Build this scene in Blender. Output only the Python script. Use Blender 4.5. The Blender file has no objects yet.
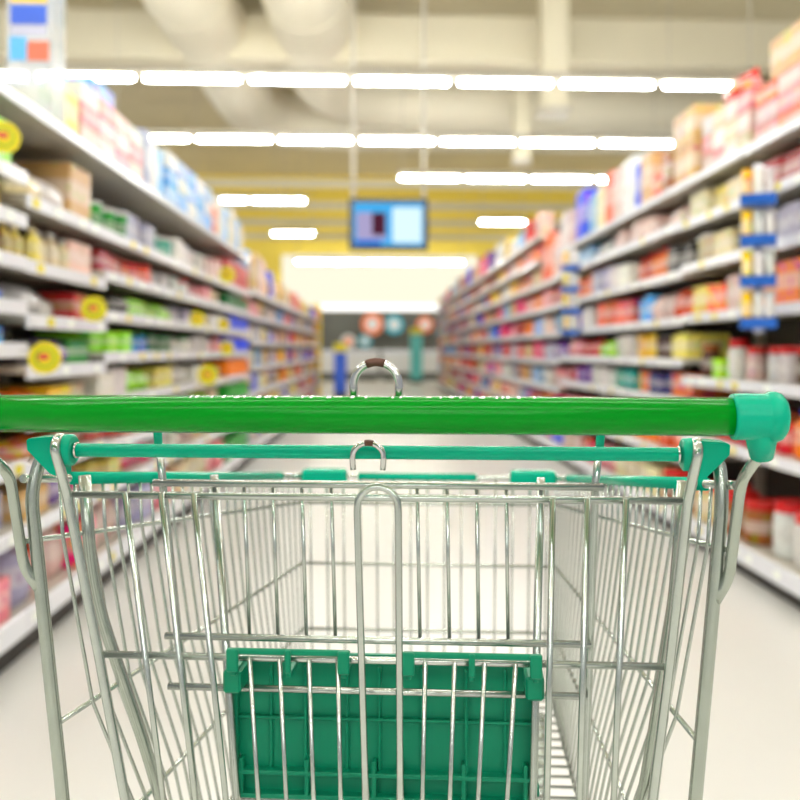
import bpy, bmesh, math, random
from mathutils import Vector, Matrix

# ------------------------------------------------------------------ camera, world, exposure
scene = bpy.context.scene
COL = scene.collection
TH = math.radians(2.67)                      # the camera looks a little to the right of the aisle
cam_d = bpy.data.cameras.new('camera')
cam = bpy.data.objects.new('camera', cam_d)
COL.objects.link(cam)
cam.location = (0, 0, 1.05)
cam.rotation_euler = (math.pi / 2, 0, -TH)
cam_d.sensor_width = 36
cam_d.lens = 40.5
cam_d.shift_x = -0.0275
cam_d.shift_y = -0.0625
cam_d.clip_start = 0.02
cam_d.dof.use_dof = True
cam_d.dof.focus_distance = 0.72
cam_d.dof.aperture_fstop = 4.8
scene.camera = cam

world = bpy.data.worlds.new('world')
scene.world = world
world.use_nodes = True
wb = world.node_tree.nodes['Background']
wb.inputs[0].default_value = (0.97, 0.985, 1.0, 1)
wb.inputs[1].default_value = 0.34

vs = scene.view_settings
vs.view_transform = 'Standard'
vs.look = 'None'
vs.gamma = 1.0
vs.use_curve_mapping = False
vs.exposure = 0.5

R = random.Random(7)

# ------------------------------------------------------------------ materials
def lin(c):
    return tuple((x / 12.92 if x <= 0.04045 else ((x + 0.055) / 1.055) ** 2.4) for x in c)

def rgb(r, g, b):
    return lin((r / 255, g / 255, b / 255)) + (1,)

def mat(name, color, rough=0.5, metal=0.0, noise=0.0, nscale=8.0, coat=0.0, bump=0.0, spec=0.5):
    m = bpy.data.materials.new(name)
    m.use_nodes = True
    nt = m.node_tree
    b = nt.nodes['Principled BSDF']
    b.inputs['Base Color'].default_value = color
    b.inputs['Roughness'].default_value = rough
    b.inputs['Metallic'].default_value = metal
    b.inputs['Specular IOR Level'].default_value = spec
    if coat:
        b.inputs['Coat Weight'].default_value = coat
        b.inputs['Coat Roughness'].default_value = 0.06
    if noise or bump:
        tc = nt.nodes.new('ShaderNodeTexCoord')
        n = nt.nodes.new('ShaderNodeTexNoise')
        n.inputs['Scale'].default_value = nscale
        n.inputs['Detail'].default_value = 5
        nt.links.new(tc.outputs['Object'], n.inputs['Vector'])
        if noise:
            mx = nt.nodes.new('ShaderNodeMix')
            mx.data_type = 'RGBA'
            mx.inputs[6].default_value = tuple(c * (1 - noise) for c in color[:3]) + (1,)
            mx.inputs[7].default_value = tuple(min(1, c * (1 + noise)) for c in color[:3]) + (1,)
            nt.links.new(n.outputs['Fac'], mx.inputs[0])
            nt.links.new(mx.outputs[2], b.inputs['Base Color'])
        if bump:
            bp = nt.nodes.new('ShaderNodeBump')
            bp.inputs['Strength'].default_value = bump
            bp.inputs['Distance'].default_value = 0.002
            nt.links.new(n.outputs['Fac'], bp.inputs['Height'])
            nt.links.new(bp.outputs['Normal'], b.inputs['Normal'])
    return m

def emit(name, color, strength):
    m = bpy.data.materials.new(name)
    m.use_nodes = True
    nt = m.node_tree
    nt.nodes.remove(nt.nodes['Principled BSDF'])
    e = nt.nodes.new('ShaderNodeEmission')
    e.inputs[0].default_value = color
    e.inputs[1].default_value = strength
    nt.links.new(e.outputs[0], nt.nodes['Material Output'].inputs[0])
    return m

def printed(name, rough=0.45, clear=0.0):
    """packaging: the object's own colour, a lighter printed panel and blotches of other ink"""
    m = bpy.data.materials.new(name)
    m.use_nodes = True
    nt = m.node_tree
    N, Lk = nt.nodes, nt.links
    b = N['Principled BSDF']
    b.inputs['Roughness'].default_value = rough
    oi = N.new('ShaderNodeObjectInfo')
    tc = N.new('ShaderNodeTexCoord')
    sx = N.new('ShaderNodeSeparateXYZ')
    Lk.new(tc.outputs['Generated'], sx.inputs[0])
    def math_(op, a, bb):
        n = N.new('ShaderNodeMath'); n.operation = op
        for i, v in enumerate((a, bb)):
            if isinstance(v, (int, float)): n.inputs[i].default_value = v
            else: Lk.new(v, n.inputs[i])
        return n.outputs[0]
    lo = math_('GREATER_THAN', sx.outputs[2], 0.34)
    hi = math_('LESS_THAN', sx.outputs[2], 0.70)
    band = math_('MULTIPLY', lo, hi)
    band = math_('MULTIPLY', band, 0.4)
    mx = N.new('ShaderNodeMix'); mx.data_type = 'RGBA'
    Lk.new(band, mx.inputs[0])
    Lk.new(oi.outputs['Color'], mx.inputs[6])
    mx.inputs[7].default_value = (0.86, 0.83, 0.78, 1)
    hs = N.new('ShaderNodeHueSaturation')
    Lk.new(math_('ADD', math_('MULTIPLY', oi.outputs['Random'], 0.3), 0.36), hs.inputs['Hue'])
    hs.inputs['Saturation'].default_value = 1.1
    hs.inputs['Value'].default_value = 0.8
    Lk.new(oi.outputs['Color'], hs.inputs['Color'])
    vec = N.new('ShaderNodeVectorMath'); vec.operation = 'ADD'
    Lk.new(tc.outputs['Generated'], vec.inputs[0])
    cmb = N.new('ShaderNodeCombineXYZ')
    Lk.new(math_('MULTIPLY', oi.outputs['Random'], 37.0), cmb.inputs[0])
    Lk.new(cmb.outputs[0], vec.inputs[1])
    ns = N.new('ShaderNodeTexNoise')
    ns.inputs['Scale'].default_value = 3.2
    ns.inputs['Detail'].default_value = 1.5
    Lk.new(vec.outputs[0], ns.inputs['Vector'])
    blot = math_('GREATER_THAN', ns.outputs['Fac'], 0.6)
    mx2 = N.new('ShaderNodeMix'); mx2.data_type = 'RGBA'
    Lk.new(math_('MULTIPLY', blot, 0.75), mx2.inputs[0])
    Lk.new(mx.outputs[2], mx2.inputs[6])
    Lk.new(hs.outputs[0], mx2.inputs[7])
    Lk.new(mx2.outputs[2], b.inputs['Base Color'])
    if clear:
        tr = N.new('ShaderNodeBsdfTransparent')
        ms = N.new('ShaderNodeMixShader')
        ms.inputs[0].default_value = clear
        Lk.new(b.outputs[0], ms.inputs[1]); Lk.new(tr.outputs[0], ms.inputs[2])
        Lk.new(ms.outputs[0], N['Material Output'].inputs[0])
    return m

def objcol(name, rough=0.4):
    m = bpy.data.materials.new(name)
    m.use_nodes = True
    oi = m.node_tree.nodes.new('ShaderNodeObjectInfo')
    b = m.node_tree.nodes['Principled BSDF']
    b.inputs['Roughness'].default_value = rough
    m.node_tree.links.new(oi.outputs['Color'], b.inputs['Base Color'])
    return m

M = dict(
    floor=mat('floor_vinyl', rgb(222, 220, 215), 0.28, noise=0.03, nscale=1.2),
    ceil=mat('ceiling_deck', rgb(212, 200, 168), 0.8, noise=0.12, nscale=0.7),
    beam=mat('cream_beam', rgb(233, 224, 196), 0.6, noise=0.04, nscale=1.5),
    joist=mat('joist', rgb(224, 214, 182), 0.7, noise=0.05, nscale=2),
    duct=mat('duct', rgb(236, 228, 204), 0.55, noise=0.04, nscale=1.3),
    housing=mat('lamp_housing', rgb(205, 198, 180), 0.5, noise=0.03),
    yellow_wall=mat('yellow_wall', rgb(255, 226, 96), 0.7, noise=0.04, nscale=0.6),
    white_paint=mat('white_paint', rgb(232, 230, 228), 0.5, noise=0.02, nscale=3),
    shelf=mat('shelf_steel', rgb(196, 191, 178), 0.35, noise=0.03, nscale=5),
    back=mat('shelf_back', rgb(70, 62, 56), 0.6, noise=0.05, nscale=5),
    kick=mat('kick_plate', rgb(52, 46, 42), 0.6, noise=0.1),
    rail=mat('price_rail', rgb(236, 237, 244), 0.25, noise=0.02, nscale=9),
    tube=emit('tube_light', (0.985, 1.0, 0.975, 1), 50),
    fascia=emit('fascia_painted_glow', (1.0, 0.94, 0.74, 1), 0.75),  # glow put into the colour for the light falling on the soffit
    strip=emit('strip_light', (1.0, 0.99, 0.96, 1), 1.3),
    chrome=mat('zinc_wire', (0.52, 0.56, 0.515, 1), 0.25, 0.95, noise=0.12, nscale=60),
    post=mat('zinc_tube', (0.42, 0.46, 0.405, 1), 0.27, 0.95, noise=0.12, nscale=45),
    hook=mat('polished_wire', (0.62, 0.63, 0.62, 1), 0.16, 1.0, noise=0.08, nscale=80),
    brown_metal=mat('wire_brown', rgb(92, 62, 50), 0.5, 0.5, noise=0.3, nscale=200),
    green=mat('handle_green', rgb(0, 130, 26), 0.16, noise=0.03, nscale=30, spec=0.14),
    teal=mat('teal_plastic', rgb(0, 164, 130), 0.26, noise=0.03, nscale=40, spec=0.18),
    flap=mat('flap_green', rgb(0, 124, 90), 0.42, noise=0.05, nscale=30, spec=0.25),
    ink=mat('white_ink', rgb(244, 248, 240), 0.5),
    rubber=mat('rubber', rgb(48, 50, 52), 0.7, noise=0.1),
    pack=printed('packaging_print'),
    pouch=printed('foil_print', 0.25),
    clear=printed('clear_film_print', 0.2, clear=0.6),
    solid=objcol('plain_plastic'),
    signy=mat('sign_yellow', rgb(226, 208, 0), 0.5, noise=0.05),
    signr=mat('sign_red', rgb(206, 70, 60), 0.5, noise=0.05),
    signg=mat('sign_green', rgb(110, 160, 20), 0.5, noise=0.05),
    blue=mat('tray_blue', rgb(0, 92, 190), 0.35, noise=0.04),
    bezel=mat('bezel', rgb(14, 20, 30), 0.4, noise=0.05),
    scr_a=emit('screen_cyan', rgb(70, 176, 240), 0.75),
    scr_b=emit('screen_white', rgb(216, 244, 250), 0.8),
    scr_c=emit('screen_photo', rgb(96, 44, 66), 0.5),
    scr_d=emit('screen_pale', rgb(196, 186, 232), 0.55),
    scr_e=emit('screen_blue', rgb(0, 110, 226), 0.6),
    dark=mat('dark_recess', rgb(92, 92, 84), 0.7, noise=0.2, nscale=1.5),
    sign_o=mat('sign_orange', rgb(240, 130, 80), 0.5, noise=0.05),
    sign_t=mat('sign_teal', rgb(60, 176, 196), 0.5, noise=0.05),
    disp_b=mat('display_blue', rgb(40, 92, 214), 0.4, noise=0.05),
    disp_t=mat('display_teal', rgb(92, 196, 190), 0.4, noise=0.05),
    disp_y=mat('display_yellow', rgb(240, 206, 60), 0.5, noise=0.05),
)

# ------------------------------------------------------------------ mesh helpers
def new_mesh(bm, name, smooth=False):
    me = bpy.data.meshes.new(name)
    bmesh.ops.recalc_face_normals(bm, faces=bm.faces)
    if smooth:
        for f in bm.faces: f.smooth = True
    bm.to_mesh(me); bm.free()
    return me

def link(name, me, m=None, parent=None, loc=None, rot=None):
    o = bpy.data.objects.new(name, me)
    COL.objects.link(o)
    if m is not None and not me.materials:
        me.materials.append(m)
    if parent is not None: o.parent = parent
    if loc is not None: o.location = loc
    if rot is not None: o.rotation_euler = rot
    return o

def add_box(bm, lo, hi, bevel=0.0):
    c = [(a + b) / 2 for a, b in zip(lo, hi)]
    s = [abs(b - a) for a, b in zip(lo, hi)]
    r = bmesh.ops.create_cube(bm, size=1, matrix=Matrix.Translation(c) @ Matrix.Diagonal((*s, 1)))
    if bevel:
        es = list({e for v in r['verts'] for e in v.link_edges})
        bmesh.ops.bevel(bm, geom=es, offset=bevel, segments=1, affect='EDGES')

def box_me(name, lo, hi, bevel=0.0):
    bm = bmesh.new(); add_box(bm, lo, hi, bevel)
    return new_mesh(bm, name)

def add_tube(bm, pts, r, seg=8, cap=True):
    pts = [Vector(p) for p in pts]
    n = len(pts)
    t0 = (pts[1] - pts[0]).normalized()
    up = Vector((0, 0, 1)) if abs(t0.z) < 0.9 else Vector((1, 0, 0))
    nrm = t0.cross(up).normalized()
    rings = []
    prev = t0
    for i, p in enumerate(pts):
        if i == 0: t = t0
        elif i == n - 1: t = (pts[i] - pts[i - 1]).normalized()
        else: t = ((pts[i] - pts[i - 1]).normalized() + (pts[i + 1] - pts[i]).normalized()).normalized()
        ax = prev.cross(t)
        if ax.length > 1e-7:
            nrm = Matrix.Rotation(prev.angle(t), 3, ax.normalized()) @ nrm
        nrm = (nrm - t * nrm.dot(t)).normalized()
        bi = t.cross(nrm)
        rr = r[i] if isinstance(r, (list, tuple)) else r
        rings.append([bm.verts.new(p + (nrm * math.cos(a) + bi * math.sin(a)) * rr)
                      for a in [2 * math.pi * k / seg for k in range(seg)]])
        prev = t
    for a, b in zip(rings, rings[1:]):
        for k in range(seg):
            f = bm.faces.new((a[k], a[(k + 1) % seg], b[(k + 1) % seg], b[k])); f.smooth = True
    if cap:
        bm.faces.new(rings[0]); bm.faces.new(rings[-1])

def tube_me(name, pts, r, seg=8):
    bm = bmesh.new(); add_tube(bm, pts, r, seg)
    return new_mesh(bm, name)

def add_lathe(bm, prof, seg=14, axis='z', origin=(0, 0, 0)):
    o = Vector(origin)
    rings = []
    for r, h in prof:
        ring = []
        for k in range(seg):
            a = 2 * math.pi * k / seg
            ca, sa = r * math.cos(a), r * math.sin(a)
            v = (ca, sa, h) if axis == 'z' else ((h, ca, sa) if axis == 'x' else (ca, h, sa))
            ring.append(bm.verts.new(o + Vector(v)))
        rings.append(ring)
    for a, b in zip(rings, rings[1:]):
        for k in range(seg):
            f = bm.faces.new((a[k], a[(k + 1) % seg], b[(k + 1) % seg], b[k])); f.smooth = True
    bm.faces.new(rings[0]); bm.faces.new(rings[-1])

def lathe_me(name, prof, seg=14, axis='z'):
    bm = bmesh.new(); add_lathe(bm, prof, seg, axis)
    return new_mesh(bm, name)

def round_path(pts, rad, n=4):
    """poly-line with its corners rounded"""
    pts = [Vector(p) for p in pts]
    out = [pts[0]]
    for a, b, c in zip(pts, pts[1:], pts[2:]):
        d1, d2 = (a - b), (c - b)
        k = min(rad, d1.length * 0.45, d2.length * 0.45)
        p, q = b + d1.normalized() * k, b + d2.normalized() * k
        for i in range(n + 1):
            t = i / n
            out.append(p * (1 - t) ** 2 + b * 2 * t * (1 - t) + q * t * t)
    out.append(pts[-1])
    return out

def empty(name, loc=(0, 0, 0), rz=0.0):
    o = bpy.data.objects.new(name, None)
    COL.objects.link(o)
    o.location = loc
    o.rotation_euler = (0, 0, rz)
    o.empty_display_size = 0.1
    return o

def tag(o, label, cat, group=None):
    o['label'] = label
    o['category'] = cat
    if group: o['group'] = group
    return o

def struct(o, label=None, cat=None):
    o['kind'] = 'structure'
    if label: o['label'] = label
    if cat: o['category'] = cat
    return o

# ------------------------------------------------------------------ the setting
FARY = 34.0
struct(link('floor', box_me('floor', (-14, -12, -0.2), (14, FARY, 0)), M['floor']), 'pale cream vinyl floor of the supermarket aisle', 'floor')
struct(link('ceiling', box_me('ceiling', (-14, -12, 7.6), (14, FARY + 1, 7.8)), M['ceil']), 'beige metal deck ceiling high over the aisle', 'ceiling')
wf = struct(link('wall_far', box_me('wall_far', (-14, FARY, 0), (14, FARY + 0.3, 7.6)), M['yellow_wall']), 'mustard yellow upper wall at the far end', 'wall')

def beam(y, z0, z1, w, m, name, lab):
    o = link(name, box_me(name, (-14, -w / 2, 0), (14, w / 2, z1 - z0), 0.01), m, loc=(0, y, z0))
    return struct(o, lab, 'beam')
beam(14.4, 5.62, 6.35, 0.35, M['beam'], 'trim_1', 'deep cream girder across the ceiling above the nearest lamp row')
for i, (y, z) in enumerate(((22, 5.0), (25, 4.95), (28, 4.9), (31, 4.85))):
    beam(y, z, z + 0.2, 0.14, M['joist'], 'trim_%d' % (i + 2), ['nearest', 'second', 'third', 'farthest'][i] + ' thin beige joist before the mustard wall')
for i, y in enumerate((8.5, 9.6, 10.7, 11.8, 12.9, 16.0, 17.0)):
    beam(y, 7.0, 7.598, 0.12, M['joist'], 'trim_%d' % (i + 6), ['first', 'second', 'third', 'fourth', 'fifth', 'sixth', 'seventh'][i] + ' purlin under the ceiling deck, counted from the cart')

def duct(x, yb, lab):
    pts = round_path([(x, 4, 6.15), (x, yb, 6.15), (13.5, yb, 6.15)], 2.2, 8)
    root = tag(empty('air_duct', (x, 4, 6.15)), lab, 'duct')
    me = tube_me('duct_pipe', [Vector(p) - Vector((x, 4, 6.15)) for p in pts], 0.62, 20)
    link('duct_pipe', me, M['duct'], root)
    for k in range(5):                       # seam collars
        y = 1.5 + k * 2.4
        bm = bmesh.new(); add_tube(bm, [(0, y, 0), (0, y + 0.08, 0)], 0.64, 20)
        link('seam_collar', new_mesh(bm, 'seam_collar'), M['duct'], root)
    for k in range(3):
        hm = tube_me('hanger_rod', [(-0.45, 3 + 4 * k, 0.45), (-0.45, 3 + 4 * k, 1.445)], 0.015, 6)
        link('hanger_rod', hm, M['housing'], root)
duct(-2.72, 20.2, 'left one of two wide cream air ducts below the ceiling')
duct(-1.06, 18.4, 'right one of two wide cream air ducts, turning right at its bend')

def drop(x0, x1, y, z0, lab):
    root = tag(empty('ceiling_column', ((x0 + x1) / 2, y, z0)), lab, 'column')
    w = (x1 - x0) / 2
    link('shaft', box_me('shaft', (-w, -w, 0.1), (w, w, 7.595 - z0), 0.02), M['beam'], root)
    link('foot_plate', box_me('foot_plate', (-w * 1.12, -w * 1.12, 0), (w * 1.12, w * 1.12, 0.1), 0.01), M['housing'], root)
drop(2.33, 2.72, 13.0, 4.46, 'wide cream column hanging from the ceiling right of the ducts')
drop(2.55, 2.87, 17.2, 4.62, 'narrower cream column hanging behind the second lamp row')

# strip lamps, rows across the aisle
LZ = 4.03
tube_mesh = lathe_me('tube', [(0.012, -0.515), (0.025, -0.5), (0.025, 0.5), (0.012, 0.515)], 10, 'x')
hous_mesh = box_me('housing', (-0.565, -0.045, 0.03), (0.565, 0.045, 0.075), 0.01)
rows = [(-9.95, -4.7, 4.28, 'fourth row behind the camera'), (-7.1, -4.7, 4.28, 'third row behind the camera'), (-4.25, -4.7, 4.28, 'second row behind the camera'), (-1.4, -4.7, 4.28, 'first row behind the camera'), (1.4, -4.7, 4.28, 'row over the cart'), (4.3, -4.7, 4.28, 'row over the nearest shelves'), (7.15, -4.7, 4.28, 'row just above the frame'),
        (10.0, -7.3, 4.28, 'nearest visible row'), (12.85, -3.9, 4.28, 'second visible row'), (15.6, 0.3, 4.9, 'third visible row'),
        (18.1, -3.75, -1.45, 'short far left row'), (20.9, 2.27, 3.43, 'short far right row'), (23.2, -2.8, -1.65, 'farthest left row'),
        (30.6, -2.88, 2.88, 'added row before the fascia'),  # lamps added to brighten the yellow far wall
        (25.0, 5.2, 11.0, 'added nearer right neighbour-aisle row'), (28.5, 5.2, 11.0, 'added farther right neighbour-aisle row'),  # added out of sight behind the right shelves to brighten the yellow wall
        (25.0, -11.0, -5.2, 'added nearer left neighbour-aisle row'), (28.5, -11.0, -5.2, 'added farther left neighbour-aisle row')]  # same on the left: unseen lamps added for the yellow wall
ONE = ['rightmost', 'second', 'third', 'fourth', 'fifth', 'sixth', 'seventh', 'eighth', 'ninth', 'tenth', 'eleventh']
for (y, x0, x1, lab) in rows:
    n = int(round((x1 - x0) / 1.153)) or 1
    left = x1 - n * 1.153
    tr = empty('lamp_track', ((left + x1) / 2, y, LZ + 0.0755))
    tag(tr, 'thin beige track carrying the lamps of the ' + lab, 'track')
    hl = (x1 - left) / 2
    link('rail', box_me('rail', (-hl, -0.03, 0), (hl, 0.03, 0.05), 0.005), M['housing'], tr)
    for hx in (left + 0.1, x1 - 0.1):
        if -3.5 < hx < -0.3 and y < 21:
            hx = -1.9 if y > 17.5 else (-0.2 if hx > -1.2 else -3.6)
        if not left <= hx <= x1: continue
        ztop = 7.598
        link('hanger_wire', tube_me('hanger_wire', [(hx - (left + x1) / 2, 0, 0.05), (hx - (left + x1) / 2, 0, ztop - LZ - 0.0755)], 0.008, 5), M['housing'], tr)
    for k in range(n):
        root = empty('strip_lamp', (x1 - 0.5765 - 1.153 * k, y, LZ))
        tag(root, 'white fluorescent strip lamp, ' + ONE[k] + (' from the right' if k else '') + ' in the ' + lab, 'lamp', 'strip lamps, ' + lab)
        link('tube', tube_mesh, M['tube'], root)
        link('housing', hous_mesh, M['housing'], root)

# screen hanging in the aisle
tv = tag(empty('hanging_screen', (0.115, 12.0, 2.38)), 'flat television with a lit blue display hanging on two poles', 'television')
link('bezel', box_me('bezel', (-0.53, 0, 0), (0.53, 0.09, 0.69), 0.012), M['bezel'], tv)
sc = link('screen', box_me('screen', (-0.465, -0.004, 0.06), (0.465, 0.002, 0.63)), M['scr_a'], tv)
link('picture_panel', box_me('picture_panel', (-0.43, -0.008, 0.14), (-0.03, -0.0045, 0.50)), M['scr_d'], sc)
link('picture_subject', box_me('picture_subject', (-0.22, -0.011, 0.20), (-0.04, -0.0085, 0.50)), M['scr_c'], sc)
link('text_panel', box_me('text_panel', (0.05, -0.008, 0.10), (0.44, -0.0045, 0.57)), M['scr_b'], sc)
link('caption_bar', box_me('caption_bar', (-0.45, -0.008, 0.068), (-0.10, -0.0045, 0.13)), M['scr_e'], sc)
for x in (-0.47, 0.47):
    link('hanging_pole', tube_me('hanging_pole', [(x, 0.05, 0.68), (x, 0.05, 5.21)], 0.03, 8), M['housing'], tv)

# far end of the store
fr = tag(empty('fascia_band', (0, 33.2, 2.5)), 'long cream fascia over the far freezer counter, its light painted on as glow', 'sign')
link('glow_panel', box_me('glow_panel', (-3.6, 0, 0.26), (3.6, 0.78, 2.05), 0.03), M['fascia'], fr)  # soffit face, emissive in place of the cove light on it
link('strip_light', box_me('strip_light', (-3.6, -0.06, 0), (3.6, 0.1, 0.24), 0.02), M['strip'], fr)
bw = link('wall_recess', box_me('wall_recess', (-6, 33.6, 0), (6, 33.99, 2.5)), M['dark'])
struct(bw, 'dark recessed wall below the cream fascia', 'wall')
def round_sign(x, y, z, r, m, lab, up):
    o = link('round_sign', lathe_me('round_sign', [(r * 0.96, -0.02), (r, -0.012), (r, 0.012), (r * 0.96, 0.02)], 20, 'y'), m, loc=(x, y, z))
    tag(o, lab, 'sign')
    link('inner_disc', lathe_me('inner_disc', [(r * 0.55, -0.032), (r * 0.55, -0.021)], 16, 'y'), M['white_paint'] if m is not M['white_paint'] else M['sign_o'], o)
    a, b = (r * .98, 2.5 - z) if up else (1.0505 - z, -r * .98)
    link('hanging_cord' if up else 'stem', tube_me('cord', [(0, 0, a), (0, 0, b)], 0.012, 5), M['housing'], o)
round_sign(-0.28, 33.2, 2.0, 0.42, M['sign_o'], 'round orange sign hanging from the far fascia', True)
round_sign(0.52, 33.2, 1.98, 0.36, M['sign_t'], 'round teal sign hanging right of the orange one', True)
round_sign(-1.1, 31.2, 1.34, 0.25, M['white_paint'], 'small white round sign standing on the left freezer', False)
round_sign(-0.52, 31.2, 1.36, 0.24, M['sign_t'], 'small teal round sign standing on the left freezer', False)
round_sign(1.66, 33.2, 1.98, 0.32, M['sign_o'], 'round orange hanging sign beside the right-hand shelves', True)
for i, x in enumerate((-1.05, 1.05)):
    c = tag(empty('chest_freezer', (x, 31.2, 0)), ['left', 'right'][i] + ' white chest freezer closing the far end of the aisle', 'freezer')
    link('body', box_me('body', (-1.0, -0.45, 0.28), (1.0, 0.45, 0.9), 0.03), M['white_paint'], c)
    link('plinth', box_me('plinth', (-0.95, -0.4, 0), (0.95, 0.4, 0.28)), M['dark'], c)
    link('lid', box_me('lid', (-1.02, -0.47, 0.9), (1.02, 0.47, 1.05), 0.03), M['rail'], c)
def stand(x, y, w, z1, m, lab):
    c = tag(empty('display_stand', (x, y, 0)), lab, 'display')
    link('base', box_me('base', (-w, -0.18, 0), (w, 0.18, 0.12), 0.01), M['kick'], c)
    link('body', box_me('body', (-w * 0.92, -0.16, 0.12), (w * 0.92, 0.16, z1 - 0.2), 0.01), m, c)
    link('header_card', box_me('header_card', (-w, -0.02, z1 - 0.2), (w, 0.02, z1), 0.004), M['signy'], c)
stand(-0.86, 19.6, 0.14, 1.2, M['disp_b'], 'slim blue display stand at the far end of the left shelves')
stand(1.15, 28.6, 0.2, 1.75, M['disp_t'], 'slim teal display stand beyond the right shelves')

# ------------------------------------------------------------------ packaging library (unit size, scaled per object)
def unit_box():
    return box_me('carton', (-0.5, -0.5, 0), (0.5, 0.5, 1), 0.02)
def unit_pouch():
    bm = bmesh.new()
    n = 6
    rings = []
    for j in range(n + 1):
        t = j / n
        d = 0.5 * max(0.08, math.sin(math.pi * min(1, t * 0.8 + 0.2)) ** 0.6)
        w = 0.5 - 0.05 * math.sin(math.pi * t)
        ring = []
        for (sx, sy) in ((-1, -1), (-0.5, -1.3), (0.5, -1.3), (1, -1), (1, 1), (0.5, 1.3), (-0.5, 1.3), (-1, 1)):
            ring.append(bm.verts.new((sy * d / 1.3 if abs(sx) < 1 else sy * d * 0.25, sx * w, t)))
        rings.append(ring)
    for a, b in zip(rings, rings[1:]):
        for k in range(8):
            f = bm.faces.new((a[k], a[(k + 1) % 8], b[(k + 1) % 8], b[k])); f.smooth = True
    bm.faces.new(rings[0]); bm.faces.new(rings[-1])
    return new_mesh(bm, 'pouch')
LIB = dict(
    carton=unit_box(),
    pouch=unit_pouch(),
    can=lathe_me('can', [(0.44, 0), (0.5, 0.03), (0.5, 0.05), (0.47, 0.07), (0.47, 0.93), (0.5, 0.95), (0.5, 0.97), (0.44, 1)], 14),
    jar_body=lathe_me('jar_body', [(0.42, 0), (0.49, 0.04), (0.5, 0.1), (0.5, 0.68), (0.47, 0.76), (0.42, 0.8)], 14),
    jar_lid=lathe_me('jar_lid', [(0.45, 0.8), (0.47, 0.81), (0.47, 0.98), (0.44, 1)], 14),
    bottle_body=lathe_me('bottle_body', [(0.42, 0), (0.49, 0.03), (0.5, 0.08), (0.5, 0.56), (0.46, 0.66), (0.24, 0.8), (0.18, 0.86)], 12),
    bottle_cap=lathe_me('bottle_cap', [(0.22, 0.86), (0.24, 0.87), (0.24, 0.98), (0.2, 1)], 12),
    tub_body=lathe_me('tub_body', [(0.36, 0), (0.4, 0.03), (0.48, 0.84), (0.5, 0.86)], 14),
    tub_lid=lathe_me('tub_lid', [(0.5, 0.86), (0.52, 0.87), (0.52, 0.97), (0.48, 1)], 14),
)
for k, m in dict(carton='pack', pouch='pouch', can='pack', jar_body='pack', jar_lid='solid', bottle_body='pack', bottle_cap='solid', tub_body='pack', tub_lid='solid').items():
    LIB[k].materials.append(M[m])
# far copies: body and cap in one mesh
def joined(a, b):
    bm = bmesh.new(); bm.from_mesh(LIB[a]); n = len(bm.faces); bm.from_mesh(LIB[b])
    bm.faces.ensure_lookup_table()
    me = bpy.data.meshes.new(a.split('_')[0])
    for i, f in enumerate(bm.faces): f.material_index = 0
    bm.to_mesh(me); bm.free()
    me.materials.append(M['pack'])
    return me
LIB['block'] = unit_box(); LIB['block'].materials.append(M['solid'])
LIB['jar'] = joined('jar_body', 'jar_lid')
LIB['bottle'] = joined('bottle_body', 'bottle_cap')
LIB['tub'] = joined('tub_body', 'tub_lid')

CO = {'white': (238, 236, 232), 'cream': (236, 222, 190), 'tan': (208, 178, 132), 'brown': (140, 88, 40), 'dark brown': (78, 52, 40), 'yellow': (244, 200, 20),
      'pale yellow': (236, 224, 140), 'orange': (222, 132, 36), 'red': (186, 40, 40), 'dark red': (150, 24, 34), 'pink': (226, 158, 166), 'pale pink': (238, 212, 204), 'magenta': (214, 50, 128),
      'coral': (208, 104, 72), 'purple': (110, 70, 150), 'blue': (30, 84, 200), 'pale blue': (160, 200, 236), 'sky blue': (80, 170, 230), 'navy': (40, 50, 110),
      'teal': (30, 160, 150), 'green': (40, 140, 60), 'lime': (160, 214, 40), 'dark green': (24, 96, 56), 'grey': (190, 190, 192), 'lilac': (184, 184, 204), 'black': (46, 42, 44)}
NOUN = dict(carton='carton', block='box', pouch='pouch', can='can', jar='jar', bottle='bottle', tub='tub')

def jitter(c):
    r = [x / 255 for x in CO[c]]
    k = R.uniform(0.9, 1.04)
    g = sum(r) / 3
    r = [(g + (x - g) * 1.5) * 0.97 for x in r]
    return lin([min(1, max(0, x * k + R.uniform(-0.02, 0.02))) for x in r]) + (1,)

def put(kind, colour, x, y, z, d, w, h, label, group, near, capc=None, m=None, noun=None):
    """one product standing at (x, y, z): d across the aisle, w along it, h high"""
    body = LIB[kind + '_body'] if (near and kind in ('jar', 'bottle', 'tub')) else LIB[kind]
    if kind not in ('carton', 'pouch', 'block'): d = w = min(d, w)
    o = link(noun or NOUN[kind], body)
    o.location = (x, y, z)
    o.scale = (d, w, h)
    o.color = jitter(colour)
    tag(o, label, NOUN[kind], group)
    if near and kind in ('jar', 'bottle', 'tub'):
        part = {'jar': 'jar_lid', 'bottle': 'bottle_cap', 'tub': 'tub_lid'}[kind]
        c = link(part.split('_')[1], LIB[part], parent=o)
        c.color = jitter(capc or 'white')
    return o

ORD = ['bottom', 'second', 'third', 'fourth', 'fifth', 'sixth', 'seventh', 'eighth', 'ninth', 'tenth', 'eleventh']
NTH = ['nearest', 'second', 'third', 'fourth', 'fifth', 'sixth', 'seventh', 'eighth', 'ninth', 'tenth', 'eleventh', 'twelfth', 'thirteenth', 'fourteenth', 'fifteenth', 'sixteenth', 'seventeenth', 'eighteenth']

XL, XR = -1.18, 1.65
DEPTH = 0.46
board_cache = {}

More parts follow.
